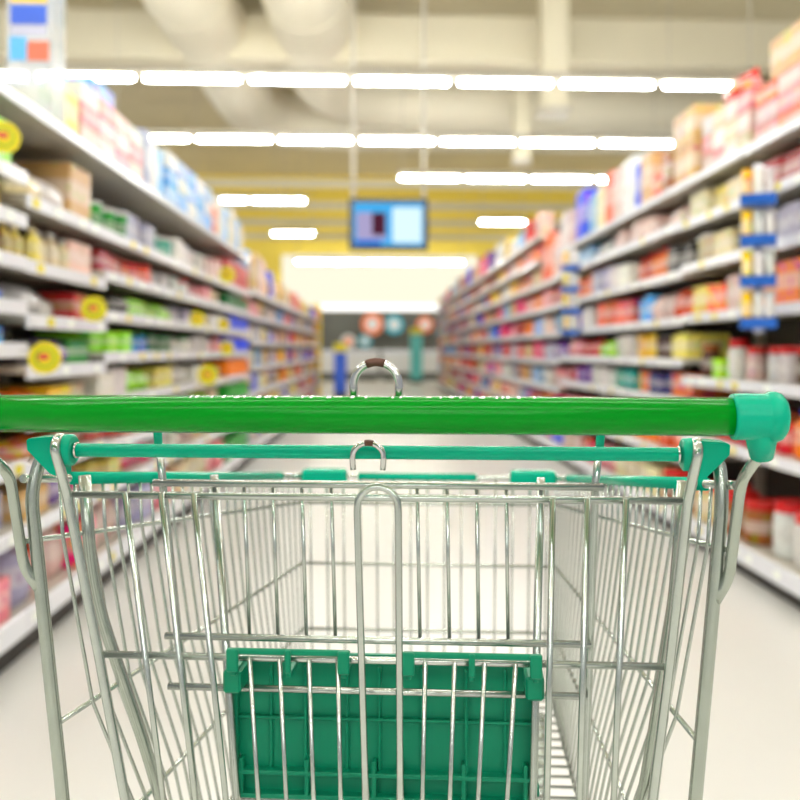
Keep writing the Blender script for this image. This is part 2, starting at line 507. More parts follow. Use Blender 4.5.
def shelf_unit(side, bi, y0, y1, levels, top=None):
    """levels: heights of the rails, from the bottom deck up; top: height of a wider top board"""
    xf = XL if side < 0 else XR
    W = y1 - y0 - 0.004
    sname = 'left' if side < 0 else 'right'
    root = empty('shelf_unit', (xf, (y0 + y1) / 2, 0))
    tag(root, 'white metal shelf unit, ' + NTH[bi] + ' bay from the cart on the ' + sname + ' side', 'shelf', sname + ' aisle shelving')
    h1 = (top or levels[-1] + 0.28)
    s = side
    link('back_panel', box_me('back_panel', (s * DEPTH, -W / 2, 0), (s * (DEPTH + 0.03), W / 2, h1 + (0.0 if top else 0.02))), M['back'], root)
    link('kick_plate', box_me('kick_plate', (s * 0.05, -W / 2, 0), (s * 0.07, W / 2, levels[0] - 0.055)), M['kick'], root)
    for e in (-1, 1):
        link('upright', box_me('upright', (s * (DEPTH - 0.04), e * W / 2, 0), (s * DEPTH, e * (W / 2 - 0.03), h1)), M['shelf'], root)
    allv = list(levels) + ([top] if top else [])
    for i, z in enumerate(allv):
        rh = 0.08 if i == 0 else (0.03 if (top and i == len(allv) - 1) else 0.046)
        b = link('shelf_board', box_me('shelf_board', (s * 0.012, -W / 2, z - 0.005), (s * (DEPTH - 0.001), W / 2, z + 0.022)), M['shelf'], root)
        rl = link('price_rail', box_me('price_rail', (0, -W / 2, z - rh / 2 - 0.002), (s * 0.012, W / 2, z + (rh / 2 if not (top and i == len(allv) - 1) else 0.022)), 0.003), M['rail'], b)
        if y0 < 6.5 and i < len(allv) - (1 if top else 0):
            n = R.randint(2, 4)
            for q in range(n):
                ty = -W / 2 + W * (q + R.uniform(0.2, 0.8)) / n
                t = link('price_tag', box_me('price_tag', (-s * 0.002, ty - 0.03, z - 0.017), (-s * 0.0002, ty + 0.03, z + 0.015)), M['signy'] if R.random() < 0.3 else M['ink'], b)
    return root

SEQ = {}
FARBOX = []
def fill(side, bi, li, y0, y1, z, clear, segs, near, nlev):
    """segs: (kind, colour, width, height[, cap colour]) shared out along the shelf"""
    xf = XL if side < 0 else XR
    sname = 'left' if side < 0 else 'right'
    y = y0 + 0.035
    end = y1 - 0.035
    share = (end - y) / len(segs)
    for j, sg in enumerate(segs):
        kind, colour, w, h = sg[:4]
        capc = sg[4] if len(sg) > 4 else None
        if sg[0] is None:
            continue
        h = min(h, clear - 0.02)
        n = max(1, int(share / (w + 0.006)))
        ww = share / n - 0.006
        if kind in ('carton', 'pouch', 'block') or ww < w * 1.3: w = ww
        for q in range(n):
            yc = y + share * j + share * (q + 0.5) / n
            d = min(w if kind not in ('carton', 'pouch', 'block') else R.uniform(0.18, 0.3), 0.34)
            if kind == 'pouch': d = min(d, 0.14)
            xc = xf + side * ((0.035 + R.uniform(0, 0.06) if kind != 'block' else 0.016) + d / 2)
            hh = h * (R.uniform(0.8, 0.98) if kind != 'block' else 1.0)
            if kind == 'carton' and yc > 9.9:
                FARBOX.append((xc, yc, z + 0.0225, d, w * 0.98, hh, jitter(colour)))
                continue
            key = (side, bi, li, kind, colour)
            SEQ.setdefault(key, []).append(put(kind, colour, xc, yc, z + 0.0225, d, w * 0.98, hh, '', None, near, capc))

B, P, J, T, C, U = 'carton', 'pouch', 'jar', 'bottle', 'can', 'tub'
# ---- left bays, rails and contents from the bottom up
L0 = [0.14, 0.44, 0.66, 0.86, 1.05, 1.19, 1.34, 1.48, 1.625]
F0 = [[(P, 'magenta', .14, .2), (B, 'pink', .2, .16)], [(B, 'lilac', .15, .15)], [(B, 'red', .15, .14), (P, 'orange', .12, .15)], [(P, 'purple', .12, .14), (B, 'orange', .14, .14)],
      [(B, 'sky blue', .16, .1)], [(P, 'blue', .14, .12)], [(B, 'yellow', .16, .11)], [(B, 'yellow', .15, .11)], [(B, 'lime', .14, .16)]]
L1 = [0.14, 0.44, 0.64, 0.8, 0.975, 1.15, 1.335, 1.555]
F1 = [[(P, 'lilac', .15, .22), (P, 'coral', .15, .2), (P, 'pale pink', .15, .2), (B, 'magenta', .17, .2)], [(B, 'tan', .15, .15), (P, 'purple', .13, .14), (P, 'magenta', .14, .15)], [(P, 'coral', .13, .13), (B, 'brown', .14, .12)], [(P, 'orange', .12, .12), (B, 'yellow', .12, .13), (B, 'cream', .14, .12)],
      [(B, 'black', .13, .1), (P, 'purple', .15, .12), (B, 'green', .16, .11)], [(P, 'grey', .16, .15), (P, 'white', .2, .15), (B, 'dark red', .1, .15)], [(T, 'pale yellow', .06, .17, 'cream'), (T, 'cream', .06, .19, 'white'), (B, 'pale pink', .16, .15)], [(P, 'cream', .16, .12), (P, 'white', .2, .13), (B, 'tan', .26, .26)]]
L2 = [0.14, 0.44, 0.62, 0.82, 1.02, 1.2, 1.375, 1.555]
def FL(a):
    return [[(P, a[0], .16, .22), (B, a[1], .18, .2)], [(B, a[2], .15, .14), (P, a[3], .14, .14)], [(P, a[4], .15, .15), (B, a[5], .14, .15)], [(B, a[6], .16, .14), (P, a[7], .16, .15)],
            [(B, a[8], .15, .15), (T, a[9], .075, .15, 'green')], [(P, a[10], .15, .13), (B, a[11], .17, .14)], [(B, a[12], .15, .13), (J, a[13], .08, .12, 'red')], [(U, a[14], .1, .14, 'white'), (B, a[15], .13, .17)]]
lefts = [
    FL(['pale pink', 'lilac', 'pale yellow', 'magenta', 'red', 'coral', 'white', 'lime', 'lime', 'sky blue', 'black', 'lime', 'dark red', 'coral', 'green', 'lilac']),
    FL(['pink', 'cream', 'white', 'pale pink', 'orange', 'white', 'pale yellow', 'white', 'dark green', 'white', 'lime', 'lilac', 'grey', 'white', 'teal', 'white']),
    FL(['cream', 'pink', 'tan', 'red', 'lime', 'cream', 'white', 'dark green', 'white', 'pink', 'yellow', 'white', 'pink', 'cream', 'white', 'pale pink']),
    FL(['pale pink', 'red', 'yellow', 'cream', 'white', 'navy', 'cream', 'yellow', 'grey', 'yellow', 'teal', 'white', 'cream', 'orange', 'white', 'cream']),
]
Lb = [2.0, 3.0, 3.95, 5.0, 6.05, 7.1]
shelf_unit(-1, 0, 2.0, 3.08, L0, 1.87)
shelf_unit(-1, 1, 3.08, 3.95, L1, 1.87)
def fill_bay(side, bi, y0, y1, lv, top, fs, near):
    for li, segs in enumerate(fs):
        nxt = (lv[li + 1] if li + 1 < len(lv) else (top or lv[li] + 0.4))
        fill(side, bi, li, y0, y1, lv[li], nxt - 0.055 - lv[li], segs, near, len(lv))
fill_bay(-1, 0, 2.0, 3.08, L0, 1.87, F0, True)
fill_bay(-1, 1, 3.08, 3.95, L1, 1.87, F1, True)
for i, fs in enumerate(lefts):
    y0, y1 = 3.95 + 1.05 * i, 3.95 + 1.05 * (i + 1) + (0.14 if i == 3 else 0)
    shelf_unit(-1, i + 2, y0, y1, L2, 1.87)
    if i == 3:   # solid colour blocks at the end of the run
        fs = [[('block', c, .45, .16)] for s, c in zip(fs, ['green', 'cream', 'green', 'orange', 'blue', 'blue', 'dark green', 'dark red'])]
        fs[7] = [('block', 'dark red', .45, .2)]
    fill_bay(-1, i + 2, y0, y1, L2, 1.87, fs, i < 2)

# ---- left run continues beyond, lower and without the top board
FARP = ['cream', 'white', 'pale pink', 'pink', 'tan', 'yellow', 'coral', 'lilac', 'pale yellow', 'red', 'pale blue', 'orange', 'grey', 'brown', 'purple', 'blue', 'lime']
L3 = [0.14, 0.4, 0.64, 0.88, 1.12, 1.36, 1.6]
def far_bay(side, bi, y0, y1, lv, pal, wid, tops):
    shelf_unit(side, bi, y0, y1, lv)
    for li in range(len(lv)):
        nseg = 2 if y1 - y0 < 1.3 else 3
        cs = R.sample(pal, nseg)
        segs = [(R.choice([B, B, P, J, U]), c, wid * R.uniform(0.9, 1.2), tops if li == len(lv) - 1 else 0.2) for c in cs]
        if wid > .19: segs = [(k if k in (B, P) else B, c, w, h) for k, c, w, h in segs]
        clear = (lv[li + 1] - lv[li] - 0.055) if li + 1 < len(lv) else 0.6
        fill(side, bi, li, y0, y1, lv[li], clear, segs, False, len(lv))
pal_l = ['cream', 'white', 'pale pink', 'pink', 'tan', 'pale yellow', 'lilac', 'cream', 'orange', 'pale blue', 'coral', 'blue', 'yellow']
pal_l = list(dict.fromkeys(pal_l))
yy = 8.35
tops = [.42, .36, .3, .28, .26, .24, .24]
for i in range(7):
    far_bay(-1, 6 + i, yy, yy + 1.35, L3, pal_l, .17 + .012 * i, tops[i])
    yy += 1.35
tag(link('end_panel', box_me('end_panel', (-0.24, -0.015, 0), (0.24, 0.015, 1.95), 0.005), M['disp_y'], loc=(-1.40, 17.83, 0)), 'yellow end panel closing the left run of shelves', 'panel')

# ---- right bays
R0 = [0.115, 0.58, 0.885, 1.22, 1.49, 1.73]
G0 = [[(J, 'cream', .17, .26, 'red'), (J, 'white', .17, .26, 'red')], [(T, 'orange', .11, .25, 'blue'), (T, 'orange', .11, .25, 'blue'), (J, 'red', .1, .18, 'brown')], [(P, 'orange', .2, .27), (J, 'dark brown', .1, .16, 'red'), (J, 'white', .1, .17, 'red')],
      [(B, 'brown', .2, .2), (B, 'orange', .2, .2)], [(P, 'pink', .13, .18), (B, 'lilac', .14, .18)], [(B, 'red', .16, .16), (B, 'dark red', .15, .15)]]
R1 = [0.115, 0.58, 0.885, 1.22, 1.49, 1.73]
G1 = [[(J, 'brown', .15, .24, 'red'), (J, 'cream', .15, .24, 'red')], [(B, 'dark red', .16, .2), (J, 'brown', .1, .19, 'red')], [(J, 'pale pink', .1, .19, 'red'), (J, 'white', .1, .2, 'red'), (B, 'lime', .07, .1), (J, 'dark brown', .1, .18, 'brown')],
      [(B, 'pale pink', .17, .18), (B, 'coral', .12, .17), (B, 'pale yellow', .13, .17)], [(U, 'white', .1, .16, 'white'), (B, 'cream', .12, .17), (U, 'cream', .1, .16, 'white')], [(B, 'cream', .13, .15), (B, 'pale yellow', .13, .16), (B, 'cream', .13, .15)]]
R2 = [0.115, 0.45, 0.76, 0.98, 1.21, 1.47, 1.74]
G2 = [[(J, 'brown', .14, .22, 'red'), (B, 'cream', .2, .2)], [(B, 'coral', .16, .2), (B, 'orange', .16, .2)], [(B, 'orange', .18, .15), (B, 'navy', .09, .16), (B, 'coral', .18, .15)], [(B, 'pale yellow', .15, .17), (J, 'dark brown', .1, .17, 'black'), (B, 'yellow', .15, .18)],
      [(P, 'coral', .15, .2), (P, 'pale pink', .15, .2), (B, 'sky blue', .14, .18)], [(B, 'black', .12, .19), (T, 'orange', .085, .21, 'red'), (T, 'coral', .085, .21, 'red')], [(P, 'pale pink', .13, .16), (B, 'pale pink', .16, .15)]]
G3 = [[(B, 'cream', .2, .2), (P, 'pink', .2, .2)], [(B, 'pale pink', .16, .2), (P, 'red', .16, .2)], [(B, 'teal', .15, .16), (B, 'white', .15, .15)], [(U, 'white', .11, .16, 'white'), (P, 'lime', .14, .13)],
      [(B, 'coral', .15, .18), (B, 'coral', .15, .18)], [(B, 'white', .2, .17), (B, 'lilac', .18, .18)], [(B, 'pale pink', .16, .16), (P, 'grey', .15, .16)]]
G4 = [[(P, 'red', .2, .2), (B, 'pale pink', .2, .2)], [(P, 'pink', .16, .2), (B, 'pink', .18, .18)], [(B, 'purple', .15, .15), (P, 'red', .15, .15)], [(P, 'red', .15, .15), (P, 'pink', .16, .16)],
      [(B, 'white', .16, .18), (B, 'blue', .13, .19)], [(B, 'orange', .14, .2), (B, 'cream', .15, .18)], [(B, 'pale blue', .15, .17), (B, 'white', .15, .15)]]
rights = [(3.05, 4.05, R0, G0), (4.05, 4.87, R1, G1), (4.87, 6.0, R2, G2), (6.0, 7.15, R2, G3), (7.15, 8.3, R2, G4)]
for i, (y0, y1, lv, fs) in enumerate(rights):
    shelf_unit(1, i, y0, y1, lv, 1.95)
    fill_bay(1, i, y0, y1, lv, 1.95, fs, i < 3)
R3 = [0.14, 0.42, 0.68, 0.94, 1.2, 1.46, 1.72]
pal_r = ['cream', 'white', 'pale pink', 'pink', 'coral', 'tan', 'yellow', 'red', 'orange', 'lilac', 'brown', 'blue', 'pale blue', 'dark red', 'purple', 'magenta']
yy = 8.3
rt = [.5, .3, .25, .36, .34, .4, .36, .34, .4, .36, .3, .3]
for i in range(12):
    wdt = 1.2 if i < 4 else (1.5 if i < 8 else 1.9)
    far_bay(1, 5 + i, yy, yy + wdt, R3 if i < 1 else R3 + [1.98, 2.24], pal_r, .16 + .012 * i, rt[i])
    yy += wdt

for (side, bi, li, kind, colour), obs in SEQ.items():
    where = ORD[li] + ' shelf, ' + NTH[bi] + (' left' if side < 0 else ' right') + ' bay from the cart'
    obs.sort(key=lambda o: o.location.y)
    for q, o in enumerate(obs):
        o['label'] = colour + ' ' + NOUN[kind] + (', ' + ['first', *NTH[1:]][q] + ' of its row, ' if len(obs) > 1 else ' standing on the ') + where
        if len(obs) > 1: o['group'] = colour + ' ' + NOUN[kind] + 's, ' + where

# the far cartons beyond the countable ones: one object
verts, faces, cols = [], [], []
q8 = [(-.5, -.5, 0), (.5, -.5, 0), (.5, .5, 0), (-.5, .5, 0), (-.5, -.5, 1), (.5, -.5, 1), (.5, .5, 1), (-.5, .5, 1)]
f6 = [(0, 3, 2, 1), (4, 5, 6, 7), (0, 1, 5, 4), (1, 2, 6, 5), (2, 3, 7, 6), (3, 0, 4, 7)]
for (x, y, z, d, w, h, c) in FARBOX:
    n0 = len(verts)
    verts += [(x + a * d, y + b * w, z + e * h) for a, b, e in q8]
    faces += [tuple(n0 + k for k in f) for f in f6]
    cols += [c] * 8
me = bpy.data.meshes.new('far_cartons')
me.from_pydata(verts, [], faces)
ca = me.color_attributes.new('ink', 'FLOAT_COLOR', 'POINT')
for k, c in enumerate(cols): ca.data[k].color = c
fm = M['far_pack'] = bpy.data.materials.new('far_packaging')
fm.use_nodes = True
nt = fm.node_tree
va = nt.nodes.new('ShaderNodeAttribute'); va.attribute_name = 'ink'
tcn = nt.nodes.new('ShaderNodeTexCoord')
nz = nt.nodes.new('ShaderNodeTexNoise'); nz.inputs['Scale'].default_value = 9
nt.links.new(tcn.outputs['Object'], nz.inputs['Vector'])
hsv = nt.nodes.new('ShaderNodeHueSaturation')
mr = nt.nodes.new('ShaderNodeMapRange')
mr.inputs['From Min'].default_value = .35; mr.inputs['From Max'].default_value = .65
mr.inputs['To Min'].default_value = .6; mr.inputs['To Max'].default_value = 1.15
nt.links.new(nz.outputs['Fac'], mr.inputs['Value'])
nt.links.new(mr.outputs[0], hsv.inputs['Value'])
nt.links.new(va.outputs['Color'], hsv.inputs['Color'])
nt.links.new(hsv.outputs[0], nt.nodes['Principled BSDF'].inputs['Base Color'])
fo = tag(link('far_cartons', me, fm), 'mixed small cartons filling the most distant shelves on both sides', 'cartons')
fo['kind'] = 'stuff'

# ---- goods on the left top board
ZT = 1.87 + 0.0225
def top(kind, colour, x, y, z, d, w, h, label, group=None, m=None):
    o = put(kind, colour, x, y, z, d, w, h, label, group, False)
    return o
def film_pack(y, z, d, w, h, x, cols, lab):
    root = tag(empty('film_pack', (x, y, z)), lab, 'pack')
    o = link('wrapper', box_me('wrapper', (-d / 2, -w / 2, 0), (d / 2, w / 2, h), 0.006), M['clear'], root)
    o.color = lin((0.86, 0.9, 0.96)) + (1,)
    for (nm, c, a, b, u0, u1) in cols:
        p = link(nm, box_me(nm, (-d / 2 + d * u0, -w / 2 - 0.003, h * a), (-d / 2 + d * u1, -w / 2 - 0.0008, h * b)), M['solid'], root)
        p.color = lin([v / 255 for v in CO[c]]) + (1,)
film_pack(3.38, ZT, 0.16, 0.15, 0.5, -1.264, [('yellow_print', 'yellow', .82, .98, .1, .9), ('blue_print', 'blue', .66, .80, .1, .9), ('white_print', 'lilac', .58, .65, .1, .9), ('sky_print', 'sky blue', .40, .57, .08, .45), ('red_print', 'coral', .40, .54, .47, .95)],
          'tall clear film pack with yellow and blue print on the left top board')
for k in range(2):
    top('carton', 'pale yellow', -1.30, 3.53 + k * 0.075, ZT, .2, .07, .16, ['nearer', 'farther'][k] + ' slim pale yellow carton beside the clear film pack, left top board', 'pale yellow cartons on the left top board')
TIER = ['bottom', 'middle', 'top']
WHICH = ['first', 'second', 'third', 'fourth', 'fifth', 'sixth']
for r_ in range(3):
    for k in range(4):
        c = ['pale pink', 'white', 'pink'][(k + r_ * 2) % 3]
        top('carton', c, -1.33, 3.80 + k * 0.235, ZT + r_ * 0.083, .26, .225, .08,
            c + ' flat carton, ' + TIER[r_] + ' tier, ' + WHICH[k] + ' of the pink stack, left top board', 'flat cartons of the pink stack')
top('carton', 'sky blue', -1.33, 4.05, ZT + 0.249, .22, .3, .08, 'sky blue box lying on the pink cartons, left top board')
for k in range(3):
    top('carton', ['lilac', 'white', 'pale blue'][k], -1.32, 4.76 + k * .13, ZT, .22, .12, .3 - .02 * k, ['lilac', 'white', 'pale blue'][k] + ' upright carton between pink and blue stacks, left top board')
for r_ in range(3):
    for k in range(5):
        c = ['pale blue', 'sky blue', 'white'][(k + r_) % 3]
        top('carton', c, -1.32, 5.24 + k * 0.27, ZT + r_ * 0.095, .26, .26, .092, c + ' wide pack, ' + TIER[r_] + ' tier, ' + WHICH[k] + ' of the blue stack, left top board', 'wide packs of the blue stack')
top('carton', 'orange', -1.31, 6.66, ZT, .2, .16, .2, 'orange carton after the blue packs on the left top board')
for k in range(6):
    top('carton', ['white', 'pale blue', 'cream'][k % 3], -1.32, 6.87 + k * .2, ZT, .24, .185, [.3, .26, .24][k % 3], ['white', 'pale blue', 'cream'][k % 3] + ' tall carton, ' + WHICH[k] + ' after the orange one on the left top board', 'tall cartons, far left top board')

# ---- goods on the right top board
ZR = 1.95 + 0.0225
for r_ in range(3):
    for k in range(4):
        c = ['pink', 'pale pink', 'coral'][(r_ + k) % 3]
        top('carton', c, 1.86, 3.22 + k * .225, ZR + r_ * .083, .32, .215, .08, c + ' flat pack, ' + TIER[r_] + ' tier, ' + WHICH[k] + ' along, under the cardboard boxes', 'flat packs, nearest right top board')
for k in range(2):
    top('carton', ['white', 'tan'][k], 1.85, 3.36 + k * .34, ZR + .2495, .3, .31, .17, ['white box in front of the cardboard box', 'tan cardboard box'][k] + ' on the pink packs, right top board')
for r_ in range(3):
    for k in range(4):
        c = ['cream', 'white', 'pink', 'pale pink'][(r_ * 3 + k) % 4]
        top('carton', c, 1.86, 4.17 + k * .155, ZR + r_ * .1, .3, .148, .097, c + ' pack, ' + TIER[r_] + ' tier, ' + WHICH[k] + ' along, in the stack under the red bag', 'packs under the red bag')
top('pouch', 'red', 1.80, 4.37, ZR + .3, .16, .3, .13, 'round red bag lying on the stacked packs, right top board')
for k in range(2):
    for r_ in range(2):
        top('carton', 'tan', 1.83, 4.83 + k * .17, ZR + .2 * r_, .3, .16, .198, ['nearer', 'farther'][k] + ' tan cardboard carton, ' + ['lower', 'upper'][r_] + ' one of the two-high stack, right top board', 'tan cartons, right top board')
items = [('brown', 5.19, .16, .2), ('coral', 5.37, .16, .12), ('tan', 5.58, .24, .26), ('blue', 5.77, .1, .24), ('white', 6.0, .3, .31), ('pale pink', 6.28, .22, .3), ('coral', 6.52, .2, .32), ('cream', 6.76, .24, .26), ('pale blue', 7.02, .22, .25), ('blue', 7.45, .34, .4), ('pale pink', 7.82, .3, .3), ('white', 8.12, .24, .32)]
for (c, y, w, h) in items:
    top('carton', c, 1.82, y, ZR, .3, w * .97, h * (1.18 if y < 7.2 else 1.0), ('tall ' if h > .28 else '') + c + ' carton on the right top board ' + ('before' if y < 5.9 else ('beside' if y < 6.6 else 'beyond')) + ' the white box' if c != 'white' or y > 8 else 'large white box standing on the right top board', None)

# ---- round promotional signs on the left rails
def promo(x, y, z, r, lab):
    r *= 0.8
    lv = L0 if y < 3.08 else (L1 if y < 3.95 else L2)
    zr = min(list(lv) + [1.87], key=lambda q: abs(q - z + 0.03))
    root = tag(empty('promo_sign', (x, y, z), math.radians(32)), lab, 'sign', 'round yellow price signs')
    link('disc', lathe_me('disc', [(r * .98, -0.0012), (r, 0), (r * .98, 0.0012)], 20, 'y'), M['signy'], root)
    link('green_ring', lathe_me('green_ring', [(r * .62, -0.0030), (r * .64, -0.0014)], 18, 'y'), M['signg'], root)
    link('inner_disc', lathe_me('inner_disc', [(r * .5, -0.0046), (r * .52, -0.0031)], 18, 'y'), M['signy'], root)
    link('red_print', box_me('red_print', (-r * .42, -0.0062, -r * .12), (r * .2, -0.0047, r * .28)), M['signr'], root)
    a = math.radians(-32)
    wx, wy = -1.181 - x, 0.0
    lx, ly = wx * math.cos(a) - wy * math.sin(a), wx * math.sin(a) + wy * math.cos(a)
    link('stem', tube_me('stem', [(0, 0.004, 0), (0, 0.004, zr - z - 0.0001 if abs(zr - z) > 0.01 else -0.01), (lx, ly, zr - z)], 0.003, 6), M['rail'], root)
XS = -1.10
for (px, py, r, lab) in [(4, 137, .058, 'round yellow-green sign at the left frame edge below the top board'), (45, 358, .066, 'round yellow sign on the left rail just above the handle'), (94, 309, .062, 'round yellow sign beside the dark red carton'),
                         (197, 319, .058, 'round yellow sign on the middle left rail, right of the lime goods'), (224, 324, .055, 'round yellow sign near the blue cartons, middle rail'), (227, 348, .066, 'round yellow sign below the blue cartons'),
                         (208, 375, .085, 'largest far yellow sign low on the left, just over the handle'), (227, 275, .075, 'round yellow sign beside the red carton under the top board')]:
    u = (px - 422) / 900; v = (350 - py) / 900
    dx, dy = u * math.cos(TH) + math.sin(TH), -u * math.sin(TH) + math.cos(TH)
    t = XS / dx
    promo(XS, dy * t, 1.05 + v * t, r, lab)

# ---- clip strips with blue trays on the right rails
def clip_strip(x, y, zs, lab, which):
    root = tag(empty('clip_strip', (x, y, zs[-1]), math.radians(-24)), lab, 'display')
    link('strip', box_me('strip', (-0.02, 0.052, -0.03), (0.02, 0.055, zs[0] - zs[-1] + 0.17)), M['rail'], root)
    ca_, sa_ = math.cos(math.radians(24)), math.sin(math.radians(24))
    gx_, gy_ = 1.652 - x, 0.06
    link('hanger_arm', tube_me('hanger_arm', [(0, .0535, zs[0] - zs[-1] + .155), (gx_ * ca_ - gy_ * sa_, gx_ * sa_ + gy_ * ca_, zs[0] - zs[-1] + .155)], .004, 6), M['rail'], root)
    for i, z in enumerate(zs):
        dz = z - zs[-1]
        bm = bmesh.new()
        vs_ = [bm.verts.new(p) for p in [(-.07, -.045, dz - .012), (.07, -.045, dz - .012), (.07, -.055, dz + .03), (-.07, -.055, dz + .03), (-.07, .05, dz - .012), (.07, .05, dz - .012), (.07, .05, dz + .05), (-.07, .05, dz + .05)]]
        for f in ((0, 1, 2, 3), (4, 5, 6, 7), (0, 1, 5, 4), (1, 2, 6, 5), (0, 3, 7, 4)):
            bm.faces.new([vs_[k] for k in f])
        me = new_mesh(bm, 'tray')
        tr = link('tray', me, M['blue'], root)
        sm = tr.modifiers.new('thick', 'SOLIDIFY'); sm.thickness = 0.003
        for k, c in enumerate(('yellow', 'white', 'white')):
            lx = -.044 + k * .044
            a = math.radians(-24)
            wx = x + lx * math.cos(a) - (0.005) * math.sin(a)
            wy = y + lx * math.sin(a) + (0.005) * math.cos(a)
            o = link('sachet', LIB['pouch'])
            o.location = (wx, wy, z - 0.011); o.rotation_euler = (0, 0, math.radians(-24) + math.pi / 2)
            o.scale = (0.06, 0.043, 0.15); o.rotation_euler = (0, 0, math.radians(-24) - math.pi / 2)
            o.color = jitter(c)
            l2 = ['yellow', 'middle white', 'right-hand white'][k] + ' sachet in the ' + ['top', 'second', 'third', 'lowest'][i] + ' blue tray of the ' + which + ' clip strip'
            tag(o, l2, 'sachet', c + ' sachets, ' + ['top', 'second', 'third', 'lowest'][i] + ' tray, ' + which + ' strip')
clip_strip(1.54, 3.6, [1.65, 1.485, 1.32, 1.15], 'clip strip of four blue trays hanging on the near right shelves', 'near')
clip_strip(1.54, 7.2, [1.70, 1.53, 1.36, 1.185], 'clip strip of four blue trays farther down the right shelves', 'far')

# ------------------------------------------------------------------ the shopping cart
PHI = math.radians(3.7)
D0 = 0.65
oxc = (379 - 422) * D0 / 900 - 0.0125 * math.cos(PHI)
oyc = D0 + 0.0125 * math.sin(PHI)
cx = oxc * math.cos(TH) + oyc * math.sin(TH)
cy = -oxc * math.sin(TH) + oyc * math.cos(TH)
cart = tag(empty('shopping_cart', (cx, cy, 0), -(TH + PHI)), 'wire shopping cart with a green handle bar in the foreground', 'shopping cart')

# handle with caps, lettering and loop
HZ = 1.003
HR = 0.0137
handle = link('handle', lathe_me('handle', [(HR * .9, -0.286), (HR, -0.285), (HR, 0.267), (HR * .9, 0.268)], 36, 'x'), M['green'], cart, loc=(0, 0, HZ))
bm = bmesh.new()
xw = -0.128
while xw < 0.122:
    gw = R.uniform(0.0035, 0.0065)
    for st in range(R.randint(1, 3)):
        sx = xw + R.uniform(0, gw - 0.0014)
        horiz = R.random() < 0.4
        w_ = gw if horiz else 0.0014
        a0 = R.uniform(64, 96) if horiz else 65
        a1 = a0 + 5 if horiz else R.uniform(95, 108)
        prev = None
        for k in range(4):
            a = math.radians(a0 + (a1 - a0) * k / 3)
            rr = HR + 0.00025
            y_, z_ = -math.cos(a) * rr, math.sin(a) * rr
            cur = (bm.verts.new((sx if not horiz else xw, y_, z_)), bm.verts.new(((sx if not horiz else xw) + w_, y_, z_)))
            if prev: bm.faces.new((prev[0], prev[1], cur[1], cur[0]))
            prev = cur
    xw += gw + R.choice([0.0015, 0.0015, 0.002, 0.006])
link('lettering', new_mesh(bm, 'lettering'), M['ink'], handle)['label'] = 'row of white letters printed on top of the handle'

for s in (-1, 1):
    bm = bmesh.new()
    prof = [(HR, .262), (.0160, .2622), (.0166, .264), (.0164, .285), (.0169, .2862), (.0180, .288), (.0180, .292), (.0168, .2955), (.0132, .2985), (.007, .3000), (.001, .3003)]
    ex = .012 if s < 0 else 0.0
    add_lathe(bm, [(r, s * (h + ex)) for r, h in prof], 28, 'x')
    add_tube(bm, [(s * (.282 + ex), .0, -.004), (s * (.284 + ex * .8), .004, -.018), (s * (.2855 + ex * .5), .009, -.029)], [.0125, .0105, .0082], 18)
    cap = link('handle_cap', new_mesh(bm, 'handle_cap'), M['teal'], handle)
    # side tube under the cap, and the corner post it is welded to
    e2 = .005 if s < 0 else 0.0
    pts = round_path([(s * (.2855 + ex * .5), .008, .978), (s * (.2805 + e2), .042, .952), (s * (.274 + e2), .0515, .876), (s * (.265 + e2 * .6), .055, .858)], .012, 5)
    link('handle_bracket', tube_me('handle_bracket', pts, .0043, 12), M['post'], cart)
    pts = round_path([(s * .252, .062, .970), (s * .270, .063, .965), (s * (.2705 + e2), .056, .935), (s * .2495, .055, .70), (s * .22, .055, .34), (s * .235, .04, .13)], .014, 4)
    link('corner_post', tube_me('corner_post', pts, .0053, 12), M['post'], cart)
    # inner upright that runs down to the chassis
    pts = round_path([(s * .251, .1, .943), (s * .244, .1, .845), (s * .208 + .014, .115, .68), (s * .18 + .012, .17, .46), (s * .185, .24, .13)], .06, 5)
    link('chassis_upright', tube_me('chassis_upright', pts, .0052, 12), M['post'], cart)

loop_pts = [(-.0165, .0172, HZ - .006), (-.0170, .0172, 1.022)] + [(-.017 * math.cos(a) + 0, .0172, 1.024 + .017 * math.sin(a)) for a in [math.pi * k / 12 for k in range(13)]] + [(.0170, .0172, 1.022), (.0165, .0172, HZ - .006)]
lp = link('wire_loop', tube_me('wire_loop', [(x + .0085, y, z) for x, y, z in loop_pts], .0032, 10), M['hook'], cart)
a_ = [math.radians(d) for d in range(64, 117, 8)]
link('brown_patch', tube_me('brown_patch', [(.0085 - .017 * math.cos(a), .0172, 1.024 + .017 * math.sin(a)) for a in a_], .00335, 10), M['brown_metal'], lp)  # short brown band round the top of the loop

# second bar with clips
BZ = .9697
bar = link('gate_bar', lathe_me('gate_bar', [(.005, -.249), (.0055, -.248), (.0055, .248), (.005, .249)], 20, 'x'), M['teal'], cart, loc=(0, .056, BZ))
for s in (-1, 1):
    bm = bmesh.new()
    add_lathe(bm, [(.0108, s * .2395), (.0128, s * .241), (.0128, s * .2485), (.0108, s * .250)], 20, 'x')
    pr = [(.247, .0120), (.260, .0112), (.2715, .0102), (.2735, .0085), (.273, .001), (.262, -.010), (.254, -.018), (.247, -.020)]
    a = [bm.verts.new((s * x, -.011, z)) for x, z in pr]
    b = [bm.verts.new((s * x, .011, z)) for x, z in pr]
    bm.faces.new(a); bm.faces.new(b)
    for k in range(len(pr)):
        bm.faces.new((a[k], a[(k + 1) % len(pr)], b[(k + 1) % len(pr)], b[k]))
    link('bar_clip', new_mesh(bm, 'bar_clip'), M['teal'], bar)
    link('bar_collar', lathe_me('bar_collar', [(.0062, s * .2365), (.0066, s * .237), (.0066, s * .2392)], 16, 'x'), M['hook'], bar)
